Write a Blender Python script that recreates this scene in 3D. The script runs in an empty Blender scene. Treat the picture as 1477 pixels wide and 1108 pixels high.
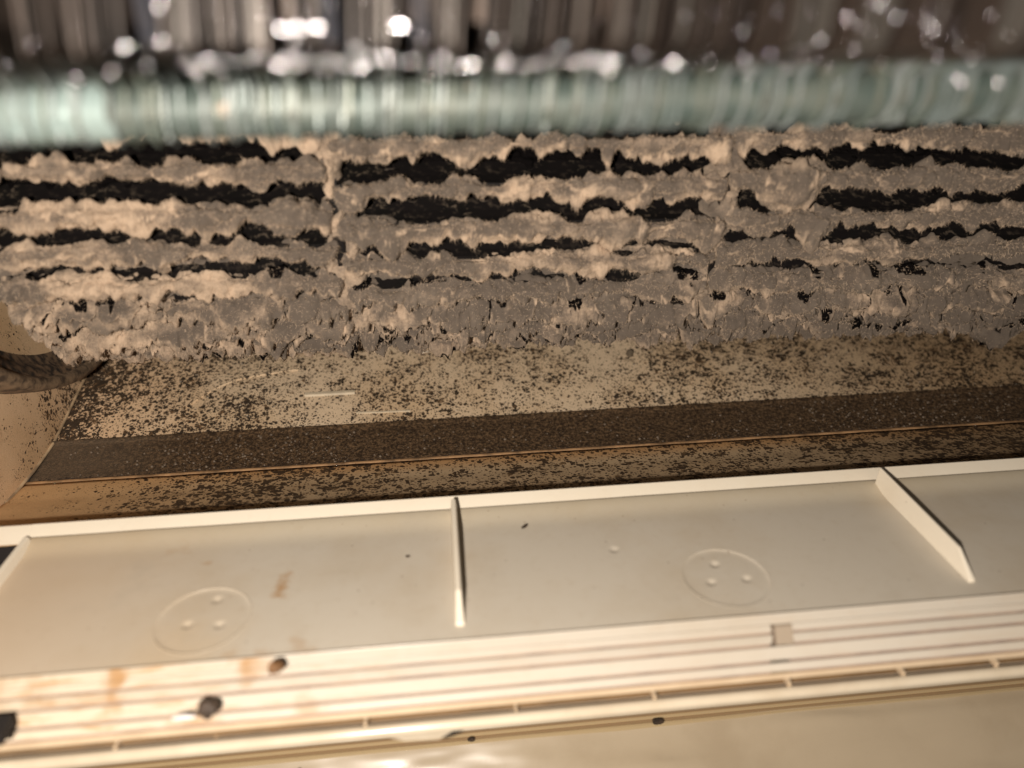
import bpy, math, random
import numpy as np
from mathutils import Matrix, Vector

random.seed(7)
rng = np.random.default_rng(11)
S = bpy.context.scene
COL = S.collection

# ------------------------------------------------------------------ camera
FPX, CU, CV, H = 1067.0, 738.5, 554.0, 0.110
ex = np.array([12000., 650., -FPX]); ex /= np.linalg.norm(ex)
ey = np.array([-122.2, 504., -FPX]); ey -= ex*(ex@ey); ey /= np.linalg.norm(ey)
ez = np.cross(ex, ey)
M = np.array([ex, ey, ez])
C0 = np.array([0, 0, H])
cam = bpy.data.cameras.new('camera')
cam.sensor_width = 36; cam.lens = FPX/1477*36
cam.clip_start = 0.004; cam.clip_end = 20
cam.dof.use_dof = True
cam.dof.focus_distance = 0.222
cam.dof.aperture_fstop = 7.2
camo = bpy.data.objects.new('camera', cam); COL.objects.link(camo)
m4 = Matrix.Identity(4)
for i in range(3):
    for j in range(3):
        m4[i][j] = float(M[i, j])
m4.translation = Vector(C0)
camo.matrix_world = m4
S.camera = camo

# ------------------------------------------------------------------ light
w = bpy.data.worlds.new('World'); S.world = w; w.use_nodes = True
w.node_tree.nodes['Background'].inputs[0].default_value = (1.0, .90, .80, 1)
w.node_tree.nodes['Background'].inputs[1].default_value = 0.06
def lamp(name, loc, power, col, r):
    l = bpy.data.lights.new(name, 'POINT'); l.energy = power; l.color = col; l.shadow_soft_size = r
    o = bpy.data.objects.new(name, l); o.location = loc; COL.objects.link(o)
lamp('phone_lamp', (-0.034, -0.042, 0.110), 3.2, (1.0, .905, .795), 0.0035)
S.view_settings.view_transform = 'Standard'
S.view_settings.look = 'None'
S.view_settings.exposure = 0.0
S.view_settings.gamma = 1.0
S.cycles.use_denoising = True
S.cycles.max_bounces = 6

# ------------------------------------------------------------------ rays used to read positions off at known depths
def ray(u, v): return M @ np.array([u-CU, CV-v, -FPX])
def onx(u, v, x): d = ray(u, v); return C0 + d*(x/d[0])
def ony(u, v, y): d = ray(u, v); return C0 + d*(y/d[1])
def onz(u, v, z): d = ray(u, v); return C0 + d*((z-H)/d[2])
def yz(v, z, u=650): p = onz(u, v, z); return (p[1], z)

# ------------------------------------------------------------------ noise
def _hash(i, j, k, seed):
    n = (i*374761393 + j*668265263 + k*2147483647 + seed*1274126177) & 0xffffffff
    n = ((n ^ (n >> 13))*1274126177) & 0xffffffff
    n = n ^ (n >> 16)
    return (n & 0xffffff)/float(0xffffff)*2-1
def vnoise(x, y, z=0.0, seed=0):
    x = np.asarray(x, float); y = np.asarray(y, float)+0*x; z = np.asarray(z, float)+0*x
    xi, yi, zi = np.floor(x).astype(np.int64), np.floor(y).astype(np.int64), np.floor(z).astype(np.int64)
    fx, fy, fz = x-xi, y-yi, z-zi
    sx, sy, sz = [t*t*t*(t*(t*6-15)+10) for t in (fx, fy, fz)]
    r = 0
    for a in (0, 1):
        for b in (0, 1):
            for c in (0, 1):
                wgt = (sx if a else 1-sx)*(sy if b else 1-sy)*(sz if c else 1-sz)
                r = r + wgt*_hash(xi+a, yi+b, zi+c, seed)
    return r
def fbm(x, y, z=0.0, seed=0, octv=4, gain=.5):
    r, a, f = 0, 1.0, 1.0
    for o in range(octv):
        r = r + a*vnoise(np.asarray(x)*f, np.asarray(y)*f, np.asarray(z)*f, seed+o*17); a *= gain; f *= 2.03
    return r
def worley(x, y, seed=0):
    """nearest jittered cell: returns (dy from its centre, random per cell, border distance)"""
    xi, yi = np.floor(x).astype(np.int64), np.floor(y).astype(np.int64)
    d1 = np.full(x.shape, 9.); d2 = d1.copy(); oy = d1.copy(); rv = d1.copy(); ox = d1.copy()
    for a in (-1, 0, 1):
        for b in (-1, 0, 1):
            cx = xi+a+.5+.42*_hash(xi+a, yi+b, 0*xi+1, seed); cy = yi+b+.5+.42*_hash(xi+a, yi+b, 0*xi+2, seed)
            d = np.hypot(x-cx, y-cy); near = d < d1
            d2 = np.where(near, d1, np.minimum(d2, d))
            oy = np.where(near, y-cy, oy); ox = np.where(near, x-cx, ox); rv = np.where(near, _hash(xi+a, yi+b, 0*xi+3, seed), rv); d1 = np.where(near, d, d1)
    return oy, ox, rv, d2-d1
def sstep(a, b, x): t = np.clip((x-a)/(b-a), 0, 1); return t*t*(3-2*t)

# ------------------------------------------------------------------ object helpers
def link(name, me, mat=None, parent=None, kind=None, label=None, cat=None, group=None):
    o = bpy.data.objects.new(name, me); COL.objects.link(o)
    if mat is not None and me is not None and not me.materials: me.materials.append(mat)
    if parent is not None: o.parent = parent
    if kind: o['kind'] = kind
    if label: o['label'] = label
    if cat: o['category'] = cat
    if group: o['group'] = group
    return o
def thing(name, label, cat, loc=(0, 0, 0), group=None):
    return link(name, None, None, None, None, label, cat, group)
def pymesh(name, V, F, smooth=True, attr=None):
    me = bpy.data.meshes.new(name)
    V = np.asarray(V, dtype=np.float32)
    if isinstance(F, np.ndarray):
        n, k = F.shape
        me.vertices.add(len(V)); me.vertices.foreach_set('co', V.ravel())
        me.loops.add(n*k); me.loops.foreach_set('vertex_index', F.astype(np.int32).ravel())
        me.polygons.add(n); me.polygons.foreach_set('loop_start', np.arange(0, n*k, k, dtype=np.int32))
        me.update(calc_edges=True); me.validate()
    else:
        me.from_pydata([tuple(map(float, v)) for v in V], [], F); me.update()
    me.polygons.foreach_set('use_smooth', [smooth]*len(me.polygons))
    if attr:
        for k_, a in attr.items():
            at = me.attributes.new(k_, 'FLOAT', 'POINT'); at.data.foreach_set('value', np.asarray(a, dtype=np.float32).ravel())
    return me
def grid_faces(n, m, closed_m=False, closed_n=False):
    i = np.arange(n if closed_n else n-1)[:, None]; j = np.arange(m if closed_m else m-1)[None, :]
    i2 = (i+1) % n; j2 = (j+1) % m
    f = np.stack([i*m+j+0*i, i2*m+j, i2*m+j2, i*m+j2+0*i], -1)
    return f.reshape(-1, 4)
def extrude_profile(name, prof, x0, x1, mat, parent, closed=True, bevel=0.0, nx=1, smooth=False, flip=False, **kw):
    """prof: list of (y,z); long bar along x"""
    n = len(prof); V = []; xs = np.linspace(x0, x1, nx+1)
    if smooth: xs = np.array([x0, x0+.0002, x0+.0004, x1-.0004, x1-.0002, x1]); nx = 5
    for x in xs:
        for (y, z) in prof: V.append((x, y, z))
    F = []
    for i in range(nx):
        for j in range(n if closed else n-1):
            a, b = i*n+j, i*n+(j+1) % n
            F.append((a, b, b+n, a+n))
    if closed:
        F.append(tuple(range(n))[::-1]); F.append(tuple(nx*n+j for j in range(n)))
    me = pymesh(name, V, F, smooth)
    o = link(name, me, mat, parent, **kw)
    if smooth and closed:
        fl_ = [True]*(len(me.polygons)-2)+[False, False]; me.polygons.foreach_set('use_smooth', fl_)
    if bevel > 0:
        b = o.modifiers.new('bevel', 'BEVEL'); b.width = bevel; b.segments = 3; b.limit_method = 'ANGLE'; b.angle_limit = math.radians(20); b.harden_normals = True
        o.data.polygons.foreach_set('use_smooth', [True]*len(o.data.polygons))
    return o
def box(name, a, b, mat, parent, bevel=0, **kw):
    (x0, y0, z0), (x1, y1, z1) = a, b
    return extrude_profile(name, [(y0, z0), (y1, z0), (y1, z1), (y0, z1)], x0, x1, mat, parent, bevel=bevel, **kw)
def blob_mesh(name, r, seed, rough=.35, squash=(1, 1, 1), nseg=20, scale=1.3):
    u = np.linspace(0, math.pi, nseg)[:, None]; v = np.linspace(0, 2*math.pi, nseg*2, endpoint=False)[None, :]
    X = np.sin(u)*np.cos(v); Y = np.sin(u)*np.sin(v); Z = np.cos(u)+0*v
    d = 1+rough*fbm(X*scale+5, Y*scale, Z*scale, seed, 5, .6)
    P = np.stack([X*d*squash[0], Y*d*squash[1], Z*d*squash[2]], -1)*r
    return pymesh(name, P.reshape(-1, 3), grid_faces(nseg, nseg*2, closed_m=True), True)

# ------------------------------------------------------------------ material helpers
class NT:
    def __init__(s, name, rough=.5, spec=.5, metal=0.0):
        s.m = bpy.data.materials.new(name); s.m.use_nodes = True; s.t = s.m.node_tree; s.n = s.t.nodes
        s.b = s.n['Principled BSDF']; s.set(s.b, 'Roughness', rough); s.set(s.b, 'Specular IOR Level', spec); s.set(s.b, 'Metallic', metal)
        tc = s.n.new('ShaderNodeTexCoord'); s.co = tc.outputs['Object']
    def set(s, node, k, v):
        if isinstance(v, bpy.types.NodeSocket): s.t.links.new(v, node.inputs[k])
        elif isinstance(v, (tuple, list)): node.inputs[k].default_value = (*v, 1) if len(v) == 3 and node.inputs[k].type == 'RGBA' else v
        else: node.inputs[k].default_value = v
    def map(s, scale=(1, 1, 1), loc=(0, 0, 0)):
        n = s.n.new('ShaderNodeMapping'); s.set(n, 'Vector', s.co); s.set(n, 'Scale', scale); s.set(n, 'Location', loc); return n.outputs[0]
    def noise(s, scale, detail=4, rough=.55, vec=None, dist=0):
        n = s.n.new('ShaderNodeTexNoise'); s.set(n, 'Vector', vec or s.co); s.set(n, 'Scale', scale); s.set(n, 'Detail', detail); s.set(n, 'Roughness', rough); s.set(n, 'Distortion', dist)
        return n.outputs['Fac']
    def noisec(s, scale, detail=2, vec=None):
        n = s.n.new('ShaderNodeTexNoise'); s.set(n, 'Vector', vec or s.co); s.set(n, 'Scale', scale); s.set(n, 'Detail', detail); return n.outputs['Color']
    def vor(s, scale, vec=None, feat='F1', rnd=1.0):
        n = s.n.new('ShaderNodeTexVoronoi'); n.feature = feat; s.set(n, 'Vector', vec or s.co); s.set(n, 'Scale', scale); s.set(n, 'Randomness', rnd); return n.outputs
    def ramp(s, fac, a, b, va=0.0, vb=1.0):
        n = s.n.new('ShaderNodeMapRange'); n.interpolation_type = 'SMOOTHSTEP'; s.set(n, 0, fac); s.set(n, 1, a); s.set(n, 2, b); s.set(n, 3, va); s.set(n, 4, vb); return n.outputs[0]
    def math(s, op, a, b=0.0, c=0.0):
        n = s.n.new('ShaderNodeMath'); n.operation = op; s.set(n, 0, a); s.set(n, 1, b); s.set(n, 2, c); return n.outputs[0]
    def mix(s, f, a, b):
        n = s.n.new('ShaderNodeMix'); n.data_type = 'RGBA'; s.set(n, 0, f); s.set(n, 6, a); s.set(n, 7, b); return n.outputs[2]
    def vadd(s, a, b, sc):
        n = s.n.new('ShaderNodeVectorMath'); n.operation = 'MULTIPLY_ADD'; s.set(n, 0, b); n.inputs[1].default_value = (sc, sc, sc); s.set(n, 2, a); return n.outputs[0]
    def attr(s, name):
        n = s.n.new('ShaderNodeAttribute'); n.attribute_name = name; return n.outputs['Fac']
    def sep(s):
        n = s.n.new('ShaderNodeSeparateXYZ'); s.set(n, 0, s.co); return n.outputs
    def bump(s, h, strength=.5, dist=.0005):
        n = s.n.new('ShaderNodeBump'); s.set(n, 'Strength', strength); s.set(n, 'Distance', dist); s.set(n, 'Height', h); s.set(s.b, 'Normal', n.outputs[0]); return n
    def col(s, c): s.set(s.b, 'Base Color', c); return s.m
    def spot(s, x, y, r, axes=('X', 'Y'), soft=.5, wob=.6):
        """1 inside a blotch round (x,y) with a ragged rim"""
        p = s.sep(); a, b = p[axes[0]], p[axes[1]]
        dx = s.math('SUBTRACT', a, x); dy = s.math('SUBTRACT', b, y)
        d = s.math('SQRT', s.math('ADD', s.math('MULTIPLY', dx, dx), s.math('MULTIPLY', dy, dy)))
        d = s.math('MULTIPLY_ADD', s.math('SUBTRACT', s.noise(1/r*.9, 4), .5), r*wob*2, d)
        return s.ramp(d, r*soft, r*1.15, 1.0, 0.0)

def mat_plastic(name, base=(.70, .62, .50), rough=.32, dirt=.25, dots=.3):
    t = NT(name, rough, .5)
    n1 = t.noise(28, 5, .6); n2 = t.noise(420, 3, .6)
    c = t.mix(t.ramp(n1, .42, .75, 0, dirt), base, tuple(b*k for b, k in zip(base, (.80, .70, .56))))
    c = t.mix(t.ramp(n2, .5, .9, 0, dirt*.6), c, tuple(b*k for b, k in zip(base, (.7, .6, .48))))
    v = t.vor(330); rn = t.n.new('ShaderNodeSeparateColor'); t.set(rn, 0, v['Color'])
    keep = t.math('GREATER_THAN', rn.outputs[0], 1-.11*dots)
    dot = t.math('MULTIPLY', t.ramp(t.math('MULTIPLY_ADD', n2, .10, v['Distance']), .10, .16, 1, 0), keep)
    c = t.mix(t.math('MULTIPLY', dot, .55), c, (.16, .10, .06))
    t.bump(t.noise(900, 2), .06, .0002)
    return t, c

# speckled mould growing on plastic
def mat_mould(name, base, dark, brown, dens=.5, warm=None, gx=None, scale=520, seed=0):
    t = NT(name, .72, .25)
    vec = t.map((1, 1, 1), (seed*.37, seed*.21, 0))
    wv = t.vadd(vec, t.noisec(420, 3, vec), .0016)
    big = t.noise(30, 4, .6, vec); mid = t.noise(150, 4, .62, vec)
    fld = t.math('ADD', t.math('MULTIPLY', big, .55), t.math('MULTIPLY', mid, .65))
    thr = t.ramp(fld, .40, .80, .02, .27)
    if gx is not None:
        p = t.sep()
        for (axis, a, b, amt) in gx: thr = t.math('ADD', thr, t.ramp(p[axis], a, b, 0, amt))
    thr = t.math('ADD', thr, dens*.30)
    total = None
    for k, (sc, amt) in enumerate(((scale, 1.0), (scale*2.1, .9), (scale*1.4, .7))):
        v = t.vor(sc, wv); rs = t.n.new('ShaderNodeSeparateColor'); t.set(rs, 0, v['Color'])
        rad = t.math('MULTIPLY', thr, t.math('MULTIPLY_ADD', rs.outputs[0], 2.0, -.12))
        rad = t.math('MULTIPLY', rad, amt*1.25)
        s_ = t.ramp(t.math('SUBTRACT', v['Distance'], rad), -.11, .06, 1, 0)
        s_ = t.math('MULTIPLY', s_, t.math('GREATER_THAN', rad, .03))
        total = s_ if total is None else t.math('MAXIMUM', total, s_)
    fine = t.ramp(t.noise(3600, 3, .7, vec), .50, .68)
    halo = t.math('MULTIPLY', t.ramp(mid, .45, .7), t.ramp(t.noise(1300, 4, .7, vec), .46, .62))
    c = t.mix(t.ramp(big, .35, .7), base, tuple(b*k for b, k in zip(base, (.86, .80, .72))))
    if warm:
        for (axis, a, b, colr, amt) in warm:
            c = t.mix(t.ramp(t.sep()[axis], a, b, 0, amt), c, colr)
    c = t.mix(t.math('MULTIPLY', halo, .45), c, brown)
    c = t.mix(t.math('MULTIPLY', fine, .16), c, brown)
    dk = t.mix(t.ramp(t.noise(500, 3, .6, vec), .50, .72), dark, brown)
    total = t.math('MINIMUM', t.math('MULTIPLY', total, 1.7), 1.0)
    c = t.mix(t.math('MULTIPLY', total, .95), c, dk)
    t.bump(t.math('ADD', t.math('MULTIPLY', total, .7), t.math('MULTIPLY', t.noise(2600, 3), .5)), .55, .0004)
    return t.col(c)

def mat_dust():
    t = NT('felted_dust', .95, .08)
    tan = t.attr('tan')
    n = t.noise(260, 5, .65); n2 = t.noise(1500, 4, .7)
    f = t.math('ADD', tan, t.math('MULTIPLY', t.math('SUBTRACT', n, .5), 1.3))
    f = t.math('ADD', f, t.math('MULTIPLY', t.math('SUBTRACT', n2, .5), .8))
    c = t.mix(t.ramp(f, -.05, 1.1), (.122, .098, .080), (.55, .41, .295))
    c = t.mix(t.ramp(t.noise(75, 4, .6), .50, .72, 0, .5), c, (.23, .185, .145))
    c = t.mix(t.ramp(t.noise(1900, 4, .75), .58, .74, 0, .5), c, (.090, .070, .055))
    c = t.mix(t.ramp(t.noise(1500, 5, .8, t.map((1, 1.6, 1.6), (.3, .1, 0))), .62, .78, 0, .4), c, (.62, .50, .38))
    bare_shade = t.ramp(t.attr('bare_shade'), .3, .7)
    c = t.mix(bare_shade, c, (.004, .003, .003))  # near-black for bare plastic and for shade painted into the dust
    st = t.noise(1, 4, .7, t.map((1500, 700, 420)))
    t.bump(t.math('ADD', t.math('MULTIPLY', t.noise(1100, 5, .75), .8), t.math('MULTIPLY', st, .7)), .7, .0006)
    t.set(t.b, 'Sheen Weight', t.math('MULTIPLY_ADD', bare_shade, -.25, .25)); t.set(t.b, 'Sheen Roughness', .6); t.set(t.b, 'Sheen Tint', (.9, .75, .6))
    return t.col(c)

def simple(name, c, rough=.5, metal=0, spec=.5, nz=0, ns=200, bump=0, c2=None):
    t = NT(name, rough, spec, metal)
    cc = c
    if nz: cc = t.mix(t.ramp(t.noise(ns, 5, .6), .35, .7, 0, nz), c, c2 or tuple(x*.45 for x in c))
    if bump: t.bump(t.noise(ns*4, 4), bump, .0004)
    return t.col(cc)

# ------------------------------------------------------------------ materials
_t, _c = mat_plastic('cream_plastic', (.78, .70, .575), .30, .22, .3)
CREAM = _t.col(_c)
_t, _c = mat_plastic('tray_plastic', (.53, .475, .395), .38, .45, 2.6)
for _u, _v, _r, _a in ((411, 833, .0022, .55), (403, 853, .0020, .75), (407, 844, .0024, .55), (300, 812, .0013, .35), (430, 936, .0035, .35), (380, 944, .0030, .35), (330, 950, .0028, .3), (262, 790, .0030, .25)):
    _q = onz(_u, _v, 0)
    _c = _t.mix(_t.math('MULTIPLY', _t.spot(float(_q[0]), float(_q[1]), _r, wob=1.9, soft=.0), _a), _c, (.36, .20, .08))
_c = _t.mix(_t.math('MULTIPLY', _t.spot(-.055, .1155, .014, wob=.7, soft=.1), .35), _c, (.50, .36, .20))
_c = _t.mix(_t.ramp(_t.sep()['X'], -.035, -.11, 0, .55), _c, (.60, .43, .27))
_c = _t.mix(_t.math('MULTIPLY', _t.ramp(_t.sep()['Y'], .145, .157), .45), _c, (.52, .43, .28))
_c = _t.mix(_t.ramp(_t.noise(60, 5, .7), .52, .75, 0, .35), _c, (.44, .38, .30))
TRAY = _t.col(_c)
_t, _c = mat_plastic('bezel_plastic', (.57, .51, .43), .30, .25, .3)
_c = _t.mix(_t.ramp(_t.sep()['X'], -.02, -.10, 0, .45), _c, (.76, .60, .40))
_v = _t.map((120, 900, 900))
_c = _t.mix(_t.math('MULTIPLY', _t.ramp(_t.noise(1, 4, .6, _v), .5, .7), _t.ramp(_t.sep()['X'], .0, -.07, .12, 1.0)), _c, (.52, .32, .17))
for _x, _z, _r, _a in ((-.0655, .0006, .003, .8), (-.0405, .001, .0035, .8), (-.066, -.004, .0022, .6), (-.088, -.001, .006, .35), (-.079, -.0015, .003, .6), (-.052, -.0095, .005, .6), (-.09, -.0085, .006, .5), (-.030, -.0085, .004, .5)):
    _c = _t.mix(_t.math('MULTIPLY', _t.spot(_x, _z, _r, ('X', 'Z'), soft=.05, wob=1.3), _a), _c, (.42, .22, .08))
BEZEL = _t.col(_c)
GROOVE = simple('brown_groove', (.40, .29, .22), .7, nz=.7, ns=120, c2=(.22, .15, .13))  # darker brown between the ridges
RAILM = simple('rail_plastic', (.66, .57, .44), .22, nz=.5, ns=80, c2=(.50, .40, .28))
SLOTM = simple('slot_brown', (.20, .115, .045), .8, nz=.6, ns=100)
BLACK = simple('black_cavity', (.012, .009, .008), .8)
PLATE = mat_mould('back_plate_mould', (.70, .54, .37), (.014, .009, .006), (.17, .095, .045), dens=.27, scale=720,
                  gx=[('X', .02, .16, .05), ('Z', .002, .014, .10), ('X', -.03, -.07, .03), ('X', -.106, -.125, .30)],
                  warm=[('X', -.07, -.115, (.76, .52, .32), .8), ('X', .07, .2, (.36, .235, .125), .8)])
LOWER = mat_mould('lower_strip_mould', (.46, .33, .20), (.035, .020, .011), (.17, .10, .045), dens=.46, scale=560, seed=3,
                  gx=[('X', -.06, -.12, -.22), ('X', .1, .2, .10)],
                  warm=[('Y', .188, .1972, (.50, .27, .11), .9), ('X', -.05, -.12, (.60, .37, .18), .9), ('X', .08, .2, (.24, .15, .075), .7)])
SIDE = mat_mould('side_wall_mould', (.74, .53, .34), (.035, .022, .015), (.20, .11, .05), dens=-.18, scale=700, seed=5,
                 gx=[('Y', .205, .245, .32)], warm=[('Z', .0, -.02, (.60, .36, .17), .7)])
STRIP = NT('dark_grime', .8, .25)
_n = STRIP.noise(1000, 5, .78)
_c = STRIP.mix(STRIP.ramp(_n, .42, .66), (.035, .020, .010), (.21, .128, .066))
_v = STRIP.vor(900); _r = STRIP.n.new('ShaderNodeSeparateColor'); STRIP.set(_r, 0, _v['Color'])
_c = STRIP.mix(STRIP.math('MULTIPLY', STRIP.ramp(_v['Distance'], .12, .34, .55, 0), STRIP.math('GREATER_THAN', _r.outputs[0], .55)), _c, (.21, .145, .09))
_c = STRIP.mix(STRIP.ramp(STRIP.sep()['X'], -.075, -.118, 0, .55), _c, (.17, .125, .085))
STRIP.bump(STRIP.noise(2200, 5, .7), .9, .0006)
STRIP = STRIP.col(_c)
ORANGE = simple('rusty_seam', (.40, .23, .11), .7, nz=1, ns=140, c2=(.13, .075, .035), bump=.5)
SCUM = simple('pale_scum', (.20, .18, .165), .6, nz=1, ns=260, c2=(.06, .042, .028))
GRIT = simple('pale_grit', (.15, .11, .075), .6, nz=.6, ns=500)
CRUMB = simple('mould_crumb', (.022, .014, .009), .9, nz=.5, ns=900, c2=(.09, .052, .028))
CRUMBG = simple('grey_crumb', (.12, .09, .06), .9, nz=.6, ns=900)
FLAKE = simple('pale_flake', (.60, .52, .42), .7)
DUST = mat_dust()
BLADE = NT('black_blade', .7, .2)
_bc = BLADE.mix(BLADE.ramp(BLADE.noise(520, 4, .65), .54, .64), (.006, .005, .0045), (.10, .078, .058))
BLADE = BLADE.col(BLADE.mix(BLADE.ramp(BLADE.noise(110, 3, .5), .42, .6, .85, 0), _bc, (.008, .006, .006)))
FUZZ = simple('dust_fibre', (.46, .35, .255), .9, spec=.1)
LUMP = simple('brown_lump', (.22, .11, .045), .6, nz=.7, ns=400, bump=.5)
DLUMP = simple('dark_lump', (.07, .045, .03), .6, nz=.7, ns=400, bump=.5)
LPLATE = NT('glossy_base_plastic', .27, .4)
_n = LPLATE.noise(1, 3, .5, LPLATE.map((14, 50, 30)))
_c = LPLATE.mix(LPLATE.ramp(LPLATE.noise(40, 5, .6), .4, .7, 0, .5), (.42, .34, .24), (.33, .255, .17))
_wv = LPLATE.noise(1, 3, .6, LPLATE.map((18, 260, 260)))
_c = LPLATE.mix(LPLATE.math('MULTIPLY', LPLATE.ramp(LPLATE.noise(1, 2, .5, LPLATE.map((3, 900, 900))), .55, .66), .0), _c, (.25, .16, .09))
_v = LPLATE.vor(240); _r = LPLATE.n.new('ShaderNodeSeparateColor'); LPLATE.set(_r, 0, _v['Color'])
_c = LPLATE.mix(LPLATE.math('MULTIPLY', LPLATE.ramp(_v['Distance'], .08, .2, 1, 0), LPLATE.math('GREATER_THAN', _r.outputs[0], .93)), _c, (.08, .05, .03))
LPLATE.bump(_n, .6, .004)
LPLATE = LPLATE.col(_c)
# coil
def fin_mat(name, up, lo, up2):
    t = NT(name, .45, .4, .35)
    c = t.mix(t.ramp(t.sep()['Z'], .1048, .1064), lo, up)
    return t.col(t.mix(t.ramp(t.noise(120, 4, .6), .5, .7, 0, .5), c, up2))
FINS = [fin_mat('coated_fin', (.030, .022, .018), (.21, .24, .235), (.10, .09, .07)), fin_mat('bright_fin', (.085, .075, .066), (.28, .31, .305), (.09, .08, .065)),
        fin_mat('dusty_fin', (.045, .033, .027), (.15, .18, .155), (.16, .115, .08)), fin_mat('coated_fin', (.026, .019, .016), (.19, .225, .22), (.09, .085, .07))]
TUBE = NT('coated_tube', .55, .5, .25)
_c = TUBE.mix(TUBE.ramp(TUBE.noise(1, 4, .6, TUBE.map((60, 120, 120))), .45, .65), (.06, .08, .072), (.10, .115, .10))
_c = TUBE.mix(TUBE.ramp(TUBE.noise(1, 3, .6, TUBE.map((150, 250, 250))), .66, .72, 0, .8), _c, (.32, .20, .13))
TUBE = TUBE.col(_c)
TUBE_GLARE = simple('painted_tube_glare', (.25, .32, .31), .3, .2, nz=.6, ns=90, c2=(.25, .30, .28))  # highlight on the tube's left end, painted as a paler colour
GLINT = simple('bare_aluminium', (.9, .88, .92), .27, 1.0)
COPPER = simple('copper_tint', (.5, .26, .15), .35, .7)

# ================================================================== casing behind and under the blower
casing = thing('scroll_casing', 'tan plastic casing behind the blower, speckled with mould, with a dark grimy trough strip', 'casing')
X0, X1 = -.125, .30
def skin(name, prof, x0, x1, mat, parent, step=.002, amp=0.0, seed=0, th=.002, **kw):
    """sheet with thickness following a smooth (y,z) profile"""
    P = np.array(prof); d = np.r_[0, np.cumsum(np.hypot(*np.diff(P, axis=0).T))]
    n = max(2, int(d[-1]/step)); s = np.linspace(0, d[-1], n)
    y = np.interp(s, d, P[:, 0]); z = np.interp(s, d, P[:, 1])
    ty, tz = np.gradient(y), np.gradient(z); L = np.hypot(ty, tz); ny, nz_ = -tz/L, ty/L
    m = int((x1-x0)/step)+1; x = np.linspace(x0, x1, m)
    Xg, Sg = np.meshgrid(x, s, indexing='ij')
    h = amp*fbm(Xg*180, Sg*180, 0, seed, 4) if amp else 0*Xg
    V = np.stack([Xg, y[None]+ny[None]*h, z[None]+nz_[None]*h], -1).reshape(-1, 3)
    me = pymesh(name, V, grid_faces(m, n), True)
    o = link(name, me, mat, parent, **kw)
    so = o.modifiers.new('solid', 'SOLIDIFY'); so.thickness = th; so.offset = -1
    return o
def smooth_poly(P, it=3):
    P = np.array(P, float)
    for _ in range(it):
        Q = [P[0]]
        for a, b in zip(P[:-1], P[1:]): Q += [a*.75+b*.25, a*.25+b*.75]
        Q.append(P[-1]); P = np.array(Q)
    return P
plate_prof = smooth_poly([(.2176, -.006), (.2250, -.0038), (.2332, -.0011), (.2480, .0035), (.2645, .0091), (.282, .020), (.300, .038), (.312, .062), (.316, .09), (.312, .13)])
skin('back_plate', plate_prof, X0, X1, PLATE, casing, .0015, .00012, 3)
strip_prof = [(.1990, -.0084), (.2040, -.0082), (.2173, -.0060), (.2179, -.0050)]
skin('grimy_strip', strip_prof, X0, X1, STRIP, casing, .0012, .00012, 8)
extrude_profile('rusty_seam', [(.1978, -.0086), (.1990, -.0086), (.1990, -.0081), (.1985, -.0079), (.1978, -.0081)], X0, X1, ORANGE, casing, bevel=.0002)
skin('lower_strip', [(.1612, -.0015), (.168, -.0032), (.177, -.0054), (.187, -.0073), (.1975, -.0081)], X0, X1, LOWER, casing, .0015, .00008, 5)
# side wall with the curved end of the trough
wall_prof = [(.150, -.0085), (.1985, -.0083), (.2176, -.0061)] + [tuple(p) for p in plate_prof[4:]] + [(.305, .15), (.150, .15)]
o = extrude_profile('side_wall', wall_prof, X0-.003, X0+.0001, SIDE, casing)
# soft seam bead along the wall foot
sb = smooth_poly([(.165, -.0075), (.199, -.0078), (.2176, -.0058)]+[(p[0], p[1]+.0003) for p in plate_prof[4:30]], 1)
Vb = []; nb = 8
for k in range(len(sb)):
    for a in range(nb):
        an = a/nb*2*math.pi; Vb.append((X0+.0002+.0005*math.cos(an), sb[k][0], sb[k][1]+.0005*math.sin(an)))
link('corner_seam', pymesh('corner_seam', Vb, grid_faces(len(sb), nb, closed_m=True), True), simple('seam_tan', (.56, .40, .24), .7, nz=.7, ns=150, c2=(.1, .06, .035)), casing)
# moulded marks on the plate
def on_plate(u, v):
    """point where the pixel's ray meets the plate profile"""
    d = ray(u, v); best = None
    for a, b in zip(plate_prof[:-1], plate_prof[1:]):
        A = np.array([[d[1], -(b[0]-a[0])], [d[2], -(b[1]-a[1])]]); r = np.array([a[0], a[1]-H])
        if abs(np.linalg.det(A)) < 1e-12: continue
        t, s = np.linalg.solve(A, r)
        if -1e-6 <= s <= 1+1e-6 and t > 0 and (best is None or t < best[0]):
            nn = np.array([0, -(b[1]-a[1]), b[0]-a[0]]); nn /= np.linalg.norm(nn); best = (t, C0+d*t, nn)
    if best is None:                    # just in front of the plate's foot: take the foot itself
        p = ony(u, v, plate_prof[0][0]); p[2] = plate_prof[0][1]; return p, np.array([0, -.2, .98])
    return best[1], best[2]
def bar_on(name, pts, wd, ht, mat, parent):
    V = []
    for (u, v) in pts:
        p, n = on_plate(u, v); t = np.array([0, n[2], -n[1]])
        for (a, b) in ((-wd, -.0003), (wd, -.0003), (wd*.5, ht), (-wd*.5, ht)): V.append(p+t*a+n*b)
    k = len(pts); F = [tuple(range(4))[::-1], tuple(range(4*k-4, 4*k))]
    for i in range(k-1):
        for j in range(4): F.append((4*i+j, 4*i+(j+1) % 4, 4*i+4+(j+1) % 4, 4*i+4+j))
    return link(name, pymesh(name, V, F, False), mat, parent)
MARK = simple('clean_plastic_edge', (.60, .50, .36), .5, nz=.4, ns=300)
bar_on('moulded_tab', [(440, 570), (475, 568), (512, 566)], .0011, .0006, MARK, casing)
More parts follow.
